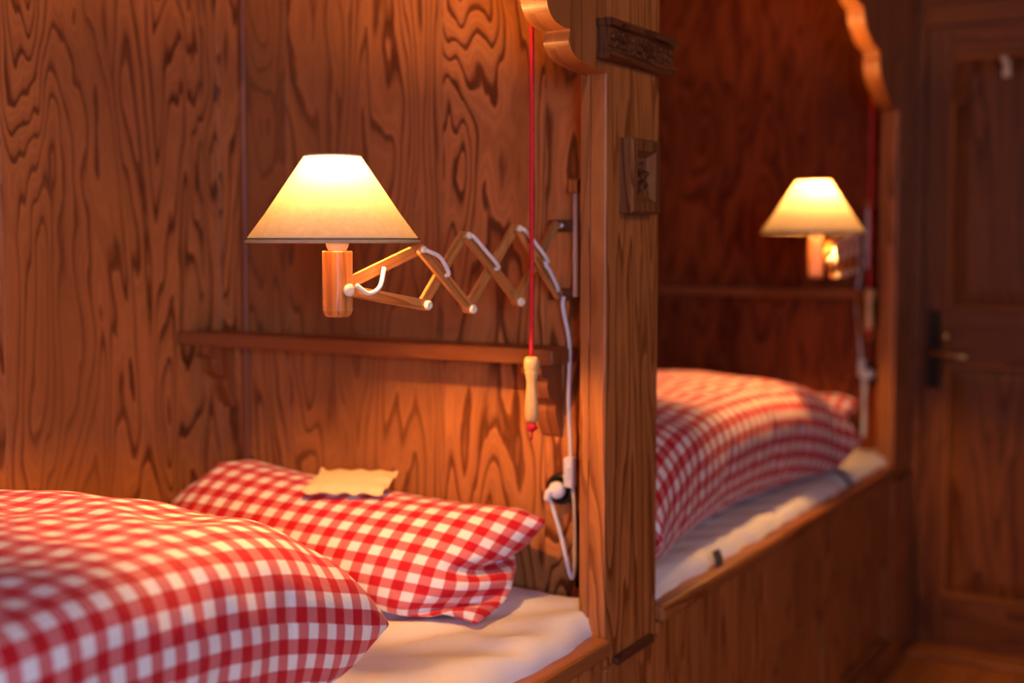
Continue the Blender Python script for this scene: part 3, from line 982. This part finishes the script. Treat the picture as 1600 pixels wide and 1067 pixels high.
    for T, Cc, bow in zip(tops, crosses, (.012, .003, .004, .003)):
        m1 = (Vector(at(*T, .014))+Vector(at(*Cc, .014)))/2
        loops.append([at(T[0]+.004, T[1]+.001, .006), at(T[0]+.007, T[1]-.003, .0155), m1+nrm*.003+Vector((0, 0, bow*.7))+d*bow*.5, at(Cc[0]+.001, Cc[1]+.004, .0155), at(Cc[0]+.002, Cc[1]-.001, .006)])
    c4, b4 = crosses[-1], bots[-1]
    q4 = [(c4[0]+(b4[0]-c4[0])*t_, c4[1]+(b4[1]-c4[1])*t_) for t_ in (.06, .16, .5, .8, .88)]
    loops.append([at(*q4[0], .004), at(*q4[1], .011), at(*q4[2], .012), at(*q4[3], .011), at(*q4[4], .004)])
    for lp in loops:
        p = MB(); p.tube(smooth_path(lp, 7), .0038*q, n=10); p.build('flex_loop', 'white', t)
    # wall bracket: two blocks and a white rod
    xw, yw, za, zb2 = wall
    br = MB()
    br.box((xw-.055, yw-.032, za-.011), (xw+.016, yw, za+.011), grain=0, bevel=.002)
    b2 = MB(); b2.box((xw-.055, yw-.032, zb2-.011), (xw+.016, yw, zb2+.011), grain=0, bevel=.002)
    bo = br.build('wall_bracket', 'dark', t); b2.build('wall_bracket', 'dark', t)
    p = MB(); p.lathe([(.0058, zb2-.004), (.0058, za+.062)], (xw+.008, yw-.036, 0), n=14); p.build('bracket_rod', 'white', bo)
    p = MB(); p.box((xw-.005, yw-.046, za+.060), (xw+.019, yw, za+.088), bevel=.003); p.build('rod_holder', 'post', bo)
    p = MB(); p.lathe([(.0065, 0), (.0065, -.004), (.003, -.006)], (xw-.026, yw-.032, za), axis=1, n=14); p.build('screw', 'steel', bo)
    # mains lead with switch and plug
    P = smooth_path(cable, 8)
    p = MB(); p.tube(P, .0040, n=10); ld = p.build('mains_lead', 'white', t)
    sx, sy, sz = switch_z
    p = MB()
    p.box((sx-.0105, sy-.011, sz-.030), (sx+.0105, sy+.009, sz+.030), bevel=.005, seg=3)
    p.box((sx-.005, sy-.0145, sz-.012), (sx+.005, sy-.010, sz+.012), bevel=.002)
    p.build('cord_switch', 'white', ld)
    px_, py_, pz_ = plug
    p = MB()
    p.lathe([(.012, 0), (.017, -.004), (.017, -.012), (.013, -.020), (.006, -.022)], plug, axis=1, n=20)
    p.tube(smooth_path([(px_, py_-.014, pz_), (px_-.010, py_-.022, pz_-.002), (px_-.014, py_-.022, pz_-.016), cable[-1]], 6), [.007]*13+[.004]*6, n=10)
    p.build('plug', 'white', ld)
    return t

lamp_near = scissor_lamp(
    (-.240, 1.613, 1.301), (.1696, .9855, 0),
    [(.171, .063), (.285, .087), (.424, .100), (.545, .108)], [(.181, -.031), (.294, -.042), (.426, -.034), (.545, -.026)],
    [(.226, .019), (.356, .028), (.497, .037)],
    (-.2705, 1.626), 1.376, 1.514, .1385, .0455, (-.253, 1.614, 1.258, 1.363, .040),
    (-.121, NEAR_HEAD-.0005, 1.408, 1.276),
    [(-.140, 2.165, 1.272), (-.140, 2.162, 1.250), (-.131, 2.172, 1.177), (-.135, 2.176, 1.077), (-.131, 2.176, .985), (-.127, 2.174, .93), (-.123, 2.178, .87), (-.122, 2.180, .79), (-.124, 2.180, .735), (-.132, 2.178, .728), (-.150, 2.176, .80), (-.166, 2.172, .855), (-.172, 2.168, .876)],
    (-.160, NEAR_HEAD-.016, .893), (-.129, 2.172, .932),
    'linen-shaded scissor lamp reaching out on a stretched wooden arm over the shelf and pillow')
fs = 1.0
lamp_far = scissor_lamp(
    (-.008, 3.412, 1.325), (-.166, .986, 0),
    [(.175, .050), (.34, .060), (.51, .070), (.68, .080), (.838, .090)], [(.18, -.045), (.345, -.046), (.51, -.044), (.68, -.040), (.838, -.036)],
    [(.26, .004), (.425, .009), (.595, .014), (.76, .020)],
    (-.037, 3.393), 1.397, 1.541, .1385, .0455, (-.029, 3.398, 1.277, 1.382, .042),
    (-.128, FAR_HEAD-.0005, 1.425, 1.290),
    [(-.140, 4.255, 1.300), (-.142, 4.250, 1.27), (-.154, 4.255, 1.178), (-.147, 4.262, 1.08), (-.140, 4.264, 1.0), (-.134, 4.264, .944), (-.128, 4.264, .86), (-.124, 4.266, .79), (-.126, 4.268, .735), (-.130, 4.268, .728), (-.128, 4.266, .80), (-.122, 4.262, .88), (-.118, 4.260, .915)],
    (-.108, FAR_HEAD-.016, .935), (-.135, 4.262, .955),
    'yellow glowing scissor lamp in the dim niche beside the door, above the second duvet', 1.0)

# ------------------------------------------------------------------ sockets on the headboards
def wall_socket(x, yh, z, label):
    t = MB()
    t.lathe([(.031, 0), (.031, -.010), (.028, -.015), (.021, -.0155), (.020, -.009), (.001, -.009)], (x, yh-.0003, z), axis=1, n=36)
    o = t.build('wall_socket', 'black')
    tag(o, label, 'socket', 'round black wall sockets')
    p = MB(); p.tube([(x+.022, yh-.006, z+.022), (x+.030, yh-.007, z+.060)], .005, n=8)
    p.tube([(x+.024, yh-.006, z-.018), (x+.036, yh-.007, z-.06), (x+.038, yh-.007, z-.19)], .0055, n=8)
    p.build('feed_cable', 'black', o)
    return o
wall_socket(-.160, NEAR_HEAD, .893, 'round black wall socket above the white mattress beside the pillow with the packet')
wall_socket(-.108, FAR_HEAD, .935, 'round black wall socket in the niche beside the door')

# ------------------------------------------------------------------ red pull cords with turned handles
def pull_cord(x, yy, zt, zh, label, k=1.0):
    t = thing('pull_cord', (x, yy, zh), label, 'pull cord', 'red pull cords with wooden handles')
    n = 120
    p = MB(); p.tube([(x, yy, zt+(zh-zt)*i/n) for i in range(n+1)], .0040, n=12, twist=(.18, 3, .9)); p.build('cord', 'red', t)
    h = [(.004, 0), (.0105, -.001), (.0135, -.005), (.0145, -.012), (.0138, -.022), (.0118, -.0255), (.0128, -.029), (.0118, -.034), (.0096, -.046), (.0098, -.056), (.0112, -.075), (.0125, -.092), (.0128, -.102), (.0118, -.113), (.0095, -.119), (.004, -.121)]
    p = MB(); p.lathe([(r*k, z*k) for r, z in h], (x, yy, zh), n=28); p.build('handle', 'pale', t)
    zk = zh-.121*k
    p = MB(); p.lathe([(.004, .003), (.008, -.001), (.0092, -.007), (.0075, -.013), (.004, -.016)], (x, yy, zk), n=16)
    p.tube([(x+.006, yy-.006, zk-.002), (x+.009, yy, zk-.008), (x-.006, yy+.004, zk-.012)], .0035, n=8)
    p.tube([(x, yy, zk-.013), (x+.001, yy, zk-.024), (x-.001, yy, zk-.032)], .0022, n=8)
    p.build('knot', 'red', t)
    return t
pull_cord(-.117, 2.0, HEIGHT-.001, 1.171, 'red pull cord with a pale turned handle, hanging in front of the stretched scissor arm')
pull_cord(-.071, 4.10, HEIGHT-.001, 1.225, 'red pull cord with a wooden handle hanging in the niche close to the door', 1.1)
